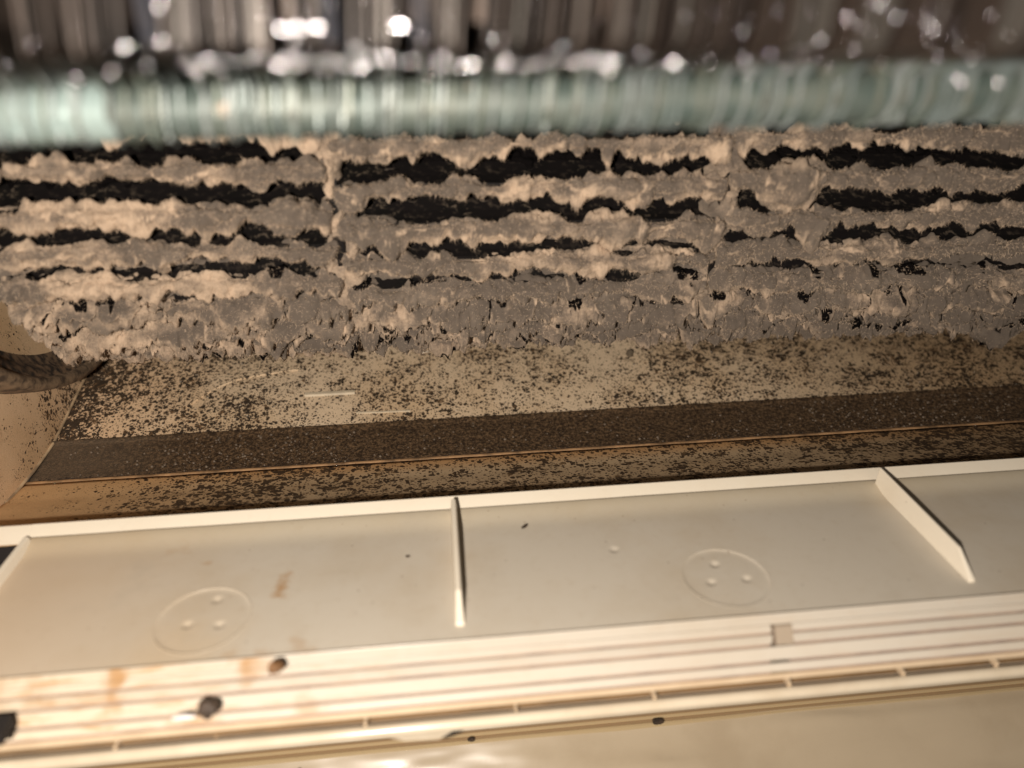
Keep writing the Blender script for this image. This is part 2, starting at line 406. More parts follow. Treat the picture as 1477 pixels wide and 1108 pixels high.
bar_on('moulded_tab', [(514, 596), (550, 595), (592, 593)], .0005, .0004, MARK, casing)
bar_on('moulded_ridge', [(268, 588), (290, 573), (315, 558), (345, 547), (380, 540), (430, 533)], .0006, .0004, PLATE, casing)

# mould tufts standing on the plate
def scatter_plate(n, umin, umax, vmin, vmax, rmin, rmax, prob):
    V, F = [], []
    ico = [(0, 0, 1), (.9, 0, .4), (.28, .85, .4), (-.72, .53, .4), (-.72, -.53, .4), (.28, -.85, .4)]
    while n > 0:
        u = random.uniform(umin, umax); v = random.uniform(vmin, vmax)-(u-740)*.045
        if random.random() > prob(u, v): continue
        n -= 1
        try: p, nn = on_plate(u, v)
        except Exception: continue
        if p[0] < X0+.001: continue
        t1 = np.array([1, 0, 0]); t2 = np.cross(nn, t1); r = random.uniform(rmin, rmax)**1.0; a0 = random.random()*6.28
        b = len(V)
        for (a, c_, hgt) in ico:
            k = random.uniform(.6, 1.3)
            aa, cc = a*math.cos(a0)-c_*math.sin(a0), a*math.sin(a0)+c_*math.cos(a0)
            V.append(p+(t1*aa*1.3+t2*cc)*r*k+nn*(hgt-.35)*r*.7*k)
        F += [(b, b+1, b+2), (b, b+2, b+3), (b, b+3, b+4), (b, b+4, b+5), (b, b+5, b+1)]
    return V, F
dn = lambda u, v: .35+.65*max(0, min(1, .5+.9*float(vnoise(u/60, v/30, 0, 4))))
V, F = scatter_plate(5200, -20, 1500, 470, 605, .00012, .00042, dn)
link('mould_tufts', pymesh('mould_tufts', V, F, False), CRUMB, casing, kind='stuff')
V, F = scatter_plate(900, 100, 480, 480, 600, .00015, .00045, lambda u, v: 1)
link('mould_tufts', pymesh('mould_tufts', V, F, False), CRUMB, casing, kind='stuff')
V, F = scatter_plate(420, 0, 1480, 500, 600, .00012, .00028, dn)
link('pale_specks', pymesh('pale_specks', V, F, False), FLAKE, casing, kind='stuff')
# fuzz of mould along the trough edges
def edge_tufts(n, y0, zf_, sy):
    V, F = [], []
    ico = [(0, 0, 1), (.9, 0, .4), (.28, .85, .4), (-.72, .53, .4), (-.72, -.53, .4), (.28, -.85, .4)]
    for _ in range(n):
        x = random.uniform(-.123, .25); y = y0+random.gauss(0, sy); r = random.uniform(.00015, .0005); b = len(V)
        for (a, c_, h_) in ico:
            k = random.uniform(.6, 1.3); V.append((x+a*r*k*1.2, y+c_*r*k, zf_(y)+(h_-.3)*r*.6*k))
        F += [(b, b+1, b+2), (b, b+2, b+3), (b, b+3, b+4), (b, b+4, b+5), (b, b+5, b+1)]
    return V, F
V, F = edge_tufts(2600, .2180, lambda y: float(np.interp(y, [.2173, .2176, .2250], [-.0064, -.0060, -.0038])), .0009)
link('edge_mould', pymesh('edge_mould', V, F, False), CRUMB, casing, kind='stuff')
V, F = edge_tufts(1100, .1992, lambda y: -.0083, .0005)
link('edge_mould', pymesh('edge_mould', V, F, False), CRUMB, casing, kind='stuff')
# grit beads on the dark strip
ball = [(math.cos(a)*math.cos(b), math.sin(a)*math.cos(b), math.sin(b)) for b in (0, .8) for a in np.linspace(0, 2*math.pi, 7)[:-1]]+[(0, 0, 1)]
def beads(n, xs, ys, zf, r0, r1):
    V, F = [], []
    for _ in range(n):
        x = xs(); y = random.uniform(*ys); z = zf(y); r = r0+(r1-r0)*random.random()**3; b = len(V)
        V += [(x+q[0]*r, y+q[1]*r, z+q[2]*r) for q in ball]
        for k in range(6):
            F += [(b+k, b+(k+1) % 6, b+6+(k+1) % 6, b+6+k), (b+6+k, b+6+(k+1) % 6, b+12)]
    return V, F
zf = lambda y: float(np.interp(y, [p[0] for p in strip_prof], [p[1] for p in strip_prof]))
def xsel():
    while True:
        x = random.uniform(-.12, .2)
        if random.random() < .25+.75*(abs(x+.06) < .03)+.9*(x > .12): return x
V, F = beads(1100, xsel, (.1995, .2168), zf, .00012, .00055)
link('grit_beads', pymesh('grit_beads', V, F, True), GRIT, casing, kind='stuff')

# bearing cup at the left end of the blower (axis along x)
FC = (.243, .077); FR = .0577; TILT = -.018
cup = thing('bearing_cup', 'round grimy cup with dark rolled rim at the left end of the dusty blower', 'bearing cup')
def lathe_x(name, prof, cy, cz, mat, parent, n=96, a0=0, a1=2*math.pi, **kw):
    """prof: (x, r)"""
    V = []
    full = abs(a1-a0-2*math.pi) < 1e-6
    aa = np.linspace(a0, a1, n, endpoint=not full)
    for a in aa:
        for (x, r) in prof: V.append((x, cy-r*math.cos(a), cz-r*math.sin(a)))
    return link(name, pymesh(name, V, grid_faces(n, len(prof), closed_n=full), True), mat, parent, **kw)

# ================================================================== blower
fan = thing('blower_wheel', 'blower wheel whose black blades are caked in grey tan dust, above the speckled plate', 'blower fan')
PITCH = math.radians(9.6); NB = 37; PITCH = 2*math.pi/NB
segs = [(-.1112, -.0265, -4.0), (-.0235, .0725, -9.3), (.0755, .170, -10.6), (.173, .268, -5.0)]
def fan_pt(x, th, r):
    return np.stack([x+0*th, FC[0]-r*np.cos(th), FC[1]-r*np.sin(th)+TILT*x], -1)
bx = np.linspace(0, 1, 5)
def blade_mesh(L):
    V = []
    prof = []
    for s in bx: prof.append((-.011*(1-s), .0035*math.sin(s*math.pi*.5)*1.0-.0035))   # (dr, arc offset)
    ring = [(dr, ao-.0005) for dr, ao in prof]+[(dr, ao+.0005) for dr, ao in prof[::-1]]
    for x in (0, L):
        for dr, ao in ring: V.append((x, -dr, -ao))      # local frame: -y outward ... (y = inward)
    n = len(ring); F = [tuple(range(n))[::-1], tuple(range(n, 2*n))]
    for j in range(n): F.append((j, (j+1) % n, n+(j+1) % n, n+j))
    return pymesh('fan_blade', V, F, False)
FEATS = []  # (seg, row, x, w, amp_down, amp_up, bulge)
def feat(u, v, wpx, dn_, up, bl):
    """a clump whose centre is seen at (u,v)"""
    d = ray(u, v); o_ = np.array([C0[1]-FC[0], C0[2]-FC[1]]); dd = d[1:]
    a = dd@dd; b = 2*o_@dd; c = o_@o_-FR*FR; s = (-b-math.sqrt(max(0, b*b-4*a*c)))/(2*a); p = C0+d*s
    th = math.atan2(-(p[2]-FC[1]-TILT*p[0]), -(p[1]-FC[0]))
    FEATS.append((p[0], th, wpx*.00019, dn_, up, bl))
feat(1140, 240, 50, .0050, .0026, .0045)
feat(1175, 290, 34, .0062, .0006, .0025)
feat(565, 328, 26, .0052, .0000, .0012)
feat(412, 305, 36, .0026, .0016, .0030)
feat(745, 325, 50, .0022, .0010, .0010)
feat(520, 330, 30, .0020, .0010, .0010)
feat(885, 340, 30, .0040, .0010, .0010)
feat(1020, 322, 46, .0042, .0012, .0014)
feat(132, 255, 26, .0028, .0000, .0012)
feat(228, 360, 15, .0050, .0000, .0006)
feat(877, 205, 12, .0032, .0000, .0004)
feat(1425, 458, 34, .0030, .0020, .0050)
feat(1320, 270, 40, .0010, .0016, .0008)
feat(1450, 215, 50, .0020, .0020, .0020)
feat(318, 425, 36, .0040, .0000, .0010)
feat(400, 415, 26, .0050, .0000, .0010)
feat(860, 470, 24, .0026, .0010, .0014)
feat(1240, 385, 26, .0042, .0020, .0016)
allV, allN = [], []
def slabs(Xg, Sg, seed):
    """overlapping dried flakes of dust: outward offset, tan-ness of the lower lips"""
    X2 = Xg+.0014*fbm(Xg*300, Sg*300, 3, seed, 3)+.9*Sg; Y2 = Sg+.0009*fbm(Xg*420, Sg*420, 9, seed+4, 3)
    oy, ox, rv, bd = worley(X2/.0098, Y2/.0060, 5)
    h = oy*.0060*.52+rv*.0008+ox*.0006
    h = h-.0016*np.exp(-(bd/.07)**2)
    lip = sstep(.10, .42, oy)*sstep(.30, .02, bd)
    oy2, ox2, rv2, bd2 = worley(X2/.0040+7, Y2/.0028, 6)
    h = h+oy2*.0028*.13+rv2*.00018-.0002*np.exp(-(bd2/.08)**2)
    seam = sstep(.085, .03, bd)*sstep(-.05, .12, oy)*sstep(-.1, .15, fbm(Xg*160, Sg*160, 5, 77, 2))  # dark line below each flake, its shade put into the colour
    return h, lip+.35*sstep(.1, .45, oy2)*sstep(.3, .05, bd2)+.18*rv, seam
def dust_ridge(x0, x1, th0, row, si, seed, parent, MB):
    dx = .00030; n = int((x1-x0)/dx); m = 34
    x0 -= .0010; x1 += .0010; x = np.linspace(x0-.0004, x1+.0004, n)
    low = float(sstep(math.radians(18), math.radians(42), th0))        # cakes close up lower down
    A_up = .0016+.0010*low+.0007*fbm(x*70, row*3.3, 0, seed, 3)
    A_dn = .0029+.0004*low+.0013*fbm(x*95, row*1.7, 1, seed+3, 3)
    B = .0028+.0012*fbm(x*60, row*2.1, 2, seed+5, 3)+.0003*low
    r_ = random.Random(seed)
    xx = x0
    while xx < x1:                                                       # hanging tips
        wd = r_.uniform(.0016, .0070)*(1-.25*low); am = r_.uniform(.0002, .0017)*(1+.9*low); k = r_.uniform(.25, .75) if low < .4 else r_.uniform(.6, .95)
        c = xx+wd; q = (x-c)/wd
        prof = np.where(q < 0, np.clip(1+q/(2*k), 0, 1), np.clip(1-q/(2*(1-k)), 0, 1))**1.25
        A_dn = np.maximum(A_dn, A_dn+am*prof) ; B = B+(.28+.35*low)*am*prof
        xx += wd*(r_.uniform(.8, 2.4) if low < .4 else r_.uniform(.7, 1.5))
    for (fx, ft, fw, fd, fu, fb) in FEATS:
        if abs(ft-th0) < PITCH*.5 and x0-.002 < fx < x1+.002:
            q = np.abs(x-fx)/fw; A_dn = A_dn+fd*np.clip(1-q, 0, 1)**1.1; sm = np.exp(-q*q*1.6); A_up = A_up+fu*sm; B = B+fb*sm
    cap = np.clip(np.minimum(x-x0+.0004, x1+.0004-x)/.0012, 0, 1)**.5
    # fine teeth of the lower edge
    A_dn = A_dn+.00016*np.abs(fbm(x*600, row, 3, seed+9, 3))*(1+low)
    A_up = np.clip(A_up, .0006, None); B = np.clip(B, .0008, None)
    t = np.linspace(0, 2*math.pi, m, endpoint=False)
    T, Xg = np.meshgrid(t, x)
    ct, st = np.cos(T), np.sin(T)
    arc = np.where(ct > 0, ct*A_dn[:, None], ct*A_up[:, None])
    thin = np.where(ct > 0, 1-.30*np.abs(ct)**2, 1-.10*np.abs(ct)**2)
    rad = st*B[:, None]*thin*np.where(st > 0, 1.0, .8)
    # droop: the lower lip leans outward a little
    rad = rad+np.clip(arc, 0, None)*.16+low*(arc-.001)*.30
    ax = arc*700; rx = rad*700; xs = Xg*700
    nz = .00125*fbm(xs*.20, ax*.26, rx*.26, seed, 3, .5)+.0017*np.abs(fbm(xs*.33, ax*.40, rx*.40, seed+2, 3, .5))-.0009+.00016*vnoise(xs*3.2, ax*1.6, rx*2, seed+4)
    # diagonal cracks
    cr = vnoise((Xg*1.0+arc*.9)*260, arc*90, row, seed+6); crack = np.exp(-(cr/.06)**2)*(.10+.30*low)
    nz = nz-.0005*crack
    Sg = FR*th0+arc; sh, lip_, seam_shade = slabs(Xg, Sg, 8)
    slabw = .16+.84*low
    rad = rad+sh*slabw*sstep(-.2, .5, st)
    L = np.hypot(ct*.8, st)+1e-9
    arc2 = (arc+nz*ct*1.1/L)*cap[:, None]; rad2 = (rad+nz*st/L)*cap[:, None]
    rr = FR+.0004+rad2; th = th0+arc2/FR
    P = fan_pt(Xg, th, rr)
    hgt = (arc2/(A_dn[:, None]+1e-6))
    tan = -.02+.80*lip_+.55*np.clip(hgt, 0, 1)**3+.30*np.clip(-arc2/(A_up[:, None]+1e-6), 0, 1)**4+.45*vnoise(Xg*55, th0*9, 0, 77)+.35*vnoise(Xg*190, th*30, 0, 78)
    tan = tan+.34*sstep(-.01, -.085, Xg)-.12*low*sstep(-.05, .05, Xg)-.12*sstep(.06, .14, Xg)
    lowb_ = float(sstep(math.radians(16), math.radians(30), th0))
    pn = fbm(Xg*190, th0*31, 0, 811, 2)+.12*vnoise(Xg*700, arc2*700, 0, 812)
    bare_shade = lowb_*sstep(.36, .54, pn+.25*(-arc2/(A_up[:, None]+1e-6)-.75))*sstep(-.70, -.86, arc2/(A_up[:, None]+1e-6)+.2*vnoise(Xg*300, 1, 0, 813))  # black patches on the upper edge paint the shade beneath the lip above
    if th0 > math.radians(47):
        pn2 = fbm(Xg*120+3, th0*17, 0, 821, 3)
        bare_shade = np.maximum(bare_shade, sstep(.20, .30, pn2)*sstep(.35, .6, arc2/(A_dn[:, None]+1e-6)+.4*pn2-.2))  # shadow notches along the wheel's bottom edge, painted black
    bare_shade = np.maximum(bare_shade, .95*seam_shade*sstep(.2, .8, low))
    V = P.reshape(-1, 3)
    me = pymesh('dust_cake', V, grid_faces(n, m, closed_m=True), True, {'tan': tan, 'bare_shade': bare_shade})
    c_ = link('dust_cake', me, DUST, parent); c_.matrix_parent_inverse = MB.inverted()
    front = (st > .15)[:, :]
    idx = np.argwhere(front); pick = idx[rng.choice(len(idx), size=min(len(idx), 3200), replace=False)]
    lowb = idx[(ct[idx[:, 0], idx[:, 1]] > .6)]; 
    if len(lowb): pick = np.vstack([pick, lowb[rng.choice(len(lowb), size=min(len(lowb), 250))]])
    base = P[pick[:, 0], pick[:, 1]]
    thp = th[pick[:, 0], pick[:, 1]]
    nrm = np.stack([0*thp, -np.cos(thp), -np.sin(thp)], -1); dwn = np.stack([0*thp, np.sin(thp), -np.cos(thp)], -1)
    allV.append(base); allN.append(nrm*.55+dwn*(ct[pick[:, 0], pick[:, 1]][:, None]*.9+.25))

for si, (x0, x1, off) in enumerate(segs):
    bm_ = blade_mesh(x1-x0)
    off = math.radians(off)
    for k in range(NB):
        th = off+k*PITCH
        if th > math.pi: th -= 2*math.pi
        o = link('fan_blade', bm_, BLADE, fan)
        # local: -y outward rotated to the blade's angle
        R = Matrix.Rotation(th, 4, 'X')
        p = fan_pt(np.array(x0), np.array(th), np.array(FR))
        MB = Matrix.Translation(Vector(p.tolist())) @ Matrix.Rotation(-TILT, 4, 'Y') @ R
        o.matrix_basis = MB; o['mb'] = 0; del o['mb']
        if -math.radians(34) < th < math.radians(67) and x0 < .2:
            dust_ridge(x0, x1, th, k, si, 100+si*50+k, o, MB)
    # felt lying between the blades
    n = int((x1-x0)/.0005); ths = np.linspace(math.radians(-34), math.radians(88), 420); x = np.linspace(x0, x1, n)
    Xg, T = np.meshgrid(x, ths, indexing='ij')
    ph = ((T-off)/PITCH) % 1.0
    dens = sstep(math.radians(9), math.radians(24), T+math.radians(7)*vnoise(Xg*60, T*6, 0, 5+si)-math.radians(5)*sstep(0, .1, Xg))
    notch_ = sstep(.30, .36, ph)*sstep(.82, .50, ph+.25*vnoise(Xg*300, T*20, 0, 95))*sstep(-.02, .25, fbm(Xg*210, np.floor((T-off)/PITCH)*7.3, 0, 91+si, 3)+.02)
    if si == 0: dens = sstep(math.radians(13), math.radians(27), T+math.radians(6)*vnoise(Xg*60, T*6, 0, 5))
    lowcut = sstep(math.radians(55), math.radians(60), T+math.radians(3)*vnoise(Xg*150, 3, 0, 88))
    notch_ = np.maximum(notch_, lowcut)
    depth = (1-dens)*.0075+.0040
    depth = depth+.0030*notch_*dens-.0022*np.sin(np.clip((ph-.35)/.65, 0, 1)*math.pi)*(.35+.65*dens)
    nz = .0009*fbm(Xg*260, T*18, 0, 31+si, 4, .6)+.0004*fbm(Xg*1100, T*70, 0, 37+si, 3)
    lumps = .0050*np.clip(vnoise(Xg*330, T*26, 0, 41+si)-.25, 0, 1)*(1-dens)
    sh, lip_, seam_shade = slabs(Xg, FR*T, 8)
    rr = FR-depth+nz*.6+lumps+sh*dens
    P = fan_pt(Xg, T, rr)
    tan = -.40+.5*lip_+.3*vnoise(Xg*120, T*9, 0, 51+si)+.4*sstep(0, -.1, Xg)
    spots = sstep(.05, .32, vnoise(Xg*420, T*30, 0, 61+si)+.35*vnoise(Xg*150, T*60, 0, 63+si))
    bare_shade = np.maximum((1-dens)*(1-.8*spots*sstep(.35, .9, ph)), notch_*dens)  # bare plastic in open gaps, plus shade notches painted under the cakes
    bare_shade = np.clip(bare_shade, 0, 1)
    link('dust_felt', pymesh('dust_felt', P.reshape(-1, 3), grid_faces(n, 420), True, {'tan': tan, 'bare_shade': bare_shade}), DUST, fan)

# support discs between the segments, dusted over
def disc(xc, wd, seed, r_add, dusty=True):
    n = 40; ths = np.linspace(math.radians(-40), math.radians(100), 420); s = np.linspace(-1, 1, n)
    Sg, T = np.meshgrid(s, ths, indexing='ij')
    wv = wd*(1+.45*fbm(T*9, seed, 0, seed, 3)+.2*vnoise(T*40, seed, 0, seed+2))
    Xg = xc+Sg*wv*.5*np.clip(1-.1*Sg*Sg, 0, 1)+.0010*vnoise(T*7, Sg, 0, seed+8)
    prof = np.sqrt(np.clip(1-(np.abs(Sg))**3, 0, 1))
    nz = .0011*fbm(Xg*230, T*15, 0, seed, 4, .6)+.0004*np.abs(fbm(Xg*900, T*60, 0, seed+1, 3))
    holes = .0035*sstep(.42, .6, vnoise(Xg*200+9, T*11, 0, seed+6))*np.clip(1-Sg*Sg*2, 0, 1)
    rr = FR-.0035+prof*(.0038+r_add)+nz-holes
    P = fan_pt(Xg, T, rr)
    tan = .35+.35*vnoise(Xg*150, T*10, 0, seed+3)+.3*sstep(.05, -.05, Xg)-holes*60
    link('disc_dust', pymesh('disc_dust', P.reshape(-1, 3), grid_faces(n, 420), True, {'tan': tan, 'bare_shade': 0*tan}), DUST, fan)
def disc_plate(xc):
    n = 96; V = []
    for x in (xc-.0012, xc+.0012):
        for a in np.linspace(0, 2*math.pi, n, endpoint=False):
            V.append(fan_pt(np.array(x), np.array(a), np.array(FR-.0008)))
    F = [tuple(range(n)), tuple(range(n, 2*n))[::-1]]+[(j, n+j, n+(j+1) % n, (j+1) % n) for j in range(n)]
    link('support_disc', pymesh('support_disc', V, F, False), BLADE, fan)
for xc, wd, sd, ra in ((-.0250, .0090, 301, .0002), (.0740, .0088, 307, .0002), (.1715, .007, 311, .0004), (-.1118, .0030, 317, -.0005)):
    disc_plate(xc); disc(xc, wd, sd, ra)
# fibres
B = np.vstack(allV); D = np.vstack(allN); D = D+rng.normal(0, .8, D.shape); D /= np.linalg.norm(D, axis=1)[:, None]
L = rng.uniform(.0004, .0013, (len(B), 1)); side = np.cross(D, rng.normal(0, 1, D.shape)); side /= np.linalg.norm(side, axis=1)[:, None]
bend = rng.normal(0, .25, D.shape)
v0 = B-side*.00007; v1 = B+side*.00007; v2 = B+(D+bend*.5)*L
V = np.stack([v0, v1, v2], 1).reshape(-1, 3); F = np.arange(len(V)).reshape(-1, 3)
link('dust_fibres', pymesh('dust_fibres', V, F, False), FUZZ, fan, kind='stuff')
# hub shaft through the middle, seen only through gaps
lathe_x('shaft', [(-.120, 0), (-.120, .006), (.27, .006), (.27, 0)], FC[0], FC[1], BLACK, fan, 24)

# cup geometry
CY, CZ = .2405, .0945
lathe_x('cup_wall', [(-.1246, .030), (-.1240, .060), (-.1225, .0690), (-.1205, .0735)], CY, CZ, mat_mould('cup_tan', (.74, .53, .33), (.05, .03, .018), (.25, .14, .07), dens=-.22, scale=620, seed=9), cup, 160)
lathe_x('inner_lip', [(-.1206, .0733), (-.1190, .0762), (-.1172, .0775), (-.1160, .0800)], CY, CZ, simple('cup_grime', (.02, .013, .009), .9, nz=1, ns=420, c2=(.22, .14, .08), bump=.25), cup, 160)
lathe_x('outer_lip', [(-.1161, .0798), (-.1150, .0806), (-.1146, .0820), (-.1154, .0836), (-.1190, .0843), (-.1249, .0845)], CY, CZ, simple('cup_rim', (.24, .165, .10), .85, nz=1, ns=380, c2=(.05, .032, .02), bump=.25), cup, 160)

# ================================================================== white vent tray in front
tray = thing('vent_tray', 'cream plastic tray with two ribs and two round moulded marks, below the grimy trough', 'tray')
YB = .1560
XE = .26
# floor with embossed circles cut as geometry
def tray_floor():
    y0, y1, xa, xb = .1106, YB+.001, -.1018, XE
    st = .0005
    xs = np.arange(xa, .175, st); xs = np.r_[xs, np.linspace(.176, xb, 12)]; ys = np.linspace(y0, y1, 98)
    Xg, Yg = np.meshgrid(xs, ys, indexing='ij'); Z = 0*Xg
    for (cx, cy) in CIRC:
        r = np.hypot(Xg-cx, Yg-cy); Z = Z-.00018*sstep(.0097, .0091, r)
    for (cx, cy, rr, dp) in DIMP:
        r = np.hypot(Xg-cx, Yg-cy); Z = Z-dp*sstep(rr, rr*.4, r)
    Z = Z+.00005*fbm(Xg*40, Yg*40, 0, 9, 2)
    Z = Z+.0012*sstep(YB-.009, YB+.001, Yg)**2
    return pymesh('tray_floor', np.stack([Xg, Yg, Z], -1).reshape(-1, 3), grid_faces(len(xs), len(ys)), True)
c1 = onz(1047, 832, 0); c2 = onz(293, 893, 0)
CIRC = [(c1[0], c1[1]), (c2[0], c2[1])]
DIMP = []
fl = None
for (u, v) in ((1031, 813), (1026, 839), (1077, 834), (313, 864), (270, 900), (316, 900)):
    p = onz(u, v, 0); DIMP.append((p[0], p[1], .0011, .00045))
p = onz(886, 793, 0); DIMP.append((p[0], p[1], .0012, .0003))
fl = link('tray_floor', tray_floor(), TRAY, tray)
so = fl.modifiers.new('s', 'SOLIDIFY'); so.thickness = .0015; so.offset = -1
def ring(name, cx, cy, r, w_, h, mat, parent, a0=0, a1=2*math.pi):
    n = 72; prof = [(-w_, -.0003), (-w_*.5, h), (w_*.5, h), (w_, -.0003)]; V = []
    full = a1-a0 > 6.28
    for a in np.linspace(a0, a1, n, endpoint=not full):
        for (d, z) in prof: V.append((cx+(r+d)*math.cos(a), cy+(r+d)*math.sin(a), z))
    return link(name, pymesh(name, V, grid_faces(n, 4, closed_m=False, closed_n=full), True), mat, parent)
for (cx, cy) in CIRC:
    ring('moulded_circle', cx, cy, .0097, .00020, .00006, TRAY, tray)
# back lip: stepped
zl = ony(740, 711, YB+.0040)[2]; zm = ony(740, 733, YB)[2]
lip = [(YB-.0006, -.001), (YB-.0006, .0000), (YB-.0005, .0002), (YB-.0003, zm-.0004), (YB+.0008, zm+.0001), (YB+.0016, zm+.0006), (YB+.0036, zl-.0004), (YB+.0044, zl), (YB+.0050, zl-.0004), (YB+.0050, -.0075)]
xl = -.1020
extrude_profile('back_lip', lip, xl-.0008, XE, CREAM, tray, bevel=.0004)
extrude_profile('lip_end', lip[3:-1]+[(YB+.0050, zm-.0012), (YB+.0010, zm-.0012)], -.170, xl-.0008, CREAM, tray, bevel=.0003)
# left edge wall of the tray, leaning outwards
def prism(name, P, Q, mat, parent, bevel=.0004):
    n = len(P); V = list(P)+list(Q); F = [tuple(range(n))[::-1], tuple(range(n, 2*n))]+[(j, (j+1) % n, n+(j+1) % n, n+j) for j in range(n)]
    o = link(name, pymesh(name, V, F, False), mat, parent)
    if bevel:
        b = o.modifiers.new('b', 'BEVEL'); b.width = bevel; b.segments = 3; b.limit_method = 'ANGLE'; b.angle_limit = math.radians(25); b.harden_normals = True
        o.data.polygons.foreach_set('use_smooth', [True]*len(o.data.polygons))
    return o
xl = -.1020
prism('left_edge', [(xl+.0012, YB, -.0012), (xl+.0004, YB, .0022), (xl-.0006, YB, .0024), (xl-.0008, YB, -.0012)],
      [(xl+.0012, .109, -.0012), (xl+.0004, .109, .0016), (xl-.0006, .109, .0018), (xl-.0008, .109, -.0012)], CREAM, tray, .0002)
def rib(x, ya, yb, hz, th, lean):
    y_in, y_out = yb, ya
    side = [(y_in, -.0004), (y_in, hz*1.0), (y_out+.006, hz*.85), (y_out, hz*.12), (y_out, -.0004)]
    P = [(x-th/2+lean*s[1]*-1, s[0], s[1]) for s in side]; Q = [(x+th/2+lean*s[1], s[0], s[1]) for s in side]
    return prism('rib', P, Q, CREAM, tray, .0003)
rib(.0002, .1168, YB-.0002, .0050, .0019, -.08)
rib(.1125, .1172, YB-.0002, .0058, .0014, -.08)
rib(.2250, .1172, YB-.0002, .0058, .0014, -.08)

# ---- stepped bezel (front edge) bars
bez = thing('front_ledge', 'bright cream grooved front ledge of stepped ridges with brown stains at its left end', 'ledge')
def P_(v, z): return yz(v, z)
def bar(name, pts, x0, x1, mat, parent=bez, back=.004, bevel=.0004):
    prof = [P_(v, z) for v, z in pts]
    b0 = (prof[-1][0]+back, prof[-1][1]-.0004); a0 = (prof[0][0]+.0006, prof[-1][1]-.0004+.0)
    b0 = (prof[-1][0]+back, prof[-1][1]-.0004); a0 = (prof[0][0]+.0005, prof[0][1]-.0006)
    prof2 = prof+[b0, (b0[0], a0[1]-.0006) if b0[0] > a0[0] else a0, a0]
    return extrude_profile(name, prof2, x0, x1, mat, parent, bevel=bevel)
# offsets: profile is read at u=650 where a line seen at v(740) sits 7 px lower
dv = 7
notch = onz(1135, 920, -.001)[0]
XL = -.16
nA, nB = notch-.0024, notch+.0020
top = [(917+dv, .0010), (919+dv, .0008), (934+dv, -.00012), (945+dv, -.0008)]
bar('top_ridge', top[:3], XL, XE, BEZEL, back=.0022, bevel=.00012)
for xa_, xb_ in ((XL, nA), (nB, XE)): bar('ridge_foot', top[2:], xa_, xb_, BEZEL, back=.0022, bevel=.0001)
core = [P_(926+dv, .0003), P_(946+dv, -.0009), P_(965+dv, -.0034), P_(990+dv, -.0070), P_(1007+dv, -.0090), P_(1012+dv, -.0096)]
core = [(y+.0009, z-.0004) for y, z in core]
for xa_, xb_ in ((XL, nA), (nB, XE)):
    extrude_profile('ridge_core', core+[(core[-1][0]+.006, core[-1][1]), (core[-1][0]+.006, core[-1][1]+.008)], xa_, xb_, GROOVE, bez)
second = [(949+dv, -.0010), (951+dv, -.0014), (963+dv, -.0032)]
bar('ridge', second, XL, nA, BEZEL, back=.0025); bar('ridge', second, nB, XE, BEZEL, back=.0025)
bar('ridge', [(967+dv, -.0038), (969+dv, -.0042), (988+dv, -.0066)], XL, XE, BEZEL, back=.0025)
bar('ridge', [(992+dv, -.0072), (994+dv, -.0076), (1005+dv, -.0088)], XL, XE, BEZEL, back=.0025)
TANB = simple('dull_tan_edge', (.62, .48, .33), .4, nz=.5, ns=100, c2=(.48, .34, .21))
bar('lower_edge', [(1008+dv, -.0092), (1018+dv, -.0105)], XL, XE, TANB, back=.004)
nf = [P_(933+dv, -.0001), P_(961+dv, -.0031)]
nf = [(y-.0008, z) for y, z in nf]
for na_, nb_, nm_, nc_ in ((nA, nA+.0006, 'notch_side_shade', (.13, .09, .06)), (nA+.0006, nB, 'notch_floor_shade', (.34, .27, .20))):
    extrude_profile(nm_, nf+[(nf[1][0]+.0012, nf[1][1]), (nf[0][0]+.0012, nf[0][1])], na_, nb_, simple(nm_, nc_, .6), bez)  # raised plates, coloured darker to paint the shade of a recess
# ---- slot and rail
railT = thing('outlet_rail', 'rounded shiny cream rail running below the dark slot, lowest bar in front', 'rail')
yr, zr = P_(1038+dv, -.0180)
n = 20; prof = []
for k in range(n):
    a = k/n*2*math.pi; prof.append((yr+.0013*math.cos(a), zr+.0013*math.sin(a)))
extrude_profile('rail', prof, XL, XE, RAILM, railT, smooth=True)
extrude_profile('slot_back', [(yr+.0030, -.0108), (yr+.0036, -.0108), (yr+.0036, -.0200), (yr+.0030, -.0200)], XL, XE, SLOTM, railT)
extrude_profile('rail_skirt', [(yr+.0004, zr-.0009), (yr+.0030, zr-.0004), (yr+.0034, zr-.0018), (yr+.0010, zr-.0024)], XL, XE, simple('skirt_grey', (.40, .34, .27), .4), railT, bevel=.0003)
for u, v in ((165, 1080), (308, 1076), (527, 1046), (745, 1028), (945, 1005), (1140, 986), (1305, 971), (1440, 957)):
    p = ony(u, v, yr+.0006)
    box('peg', (p[0]-.00035, yr+.0006, p[2]-.0014), (p[0]+.00035, yr+.0030, p[2]+.0002), TANB, railT, bevel=.0002)
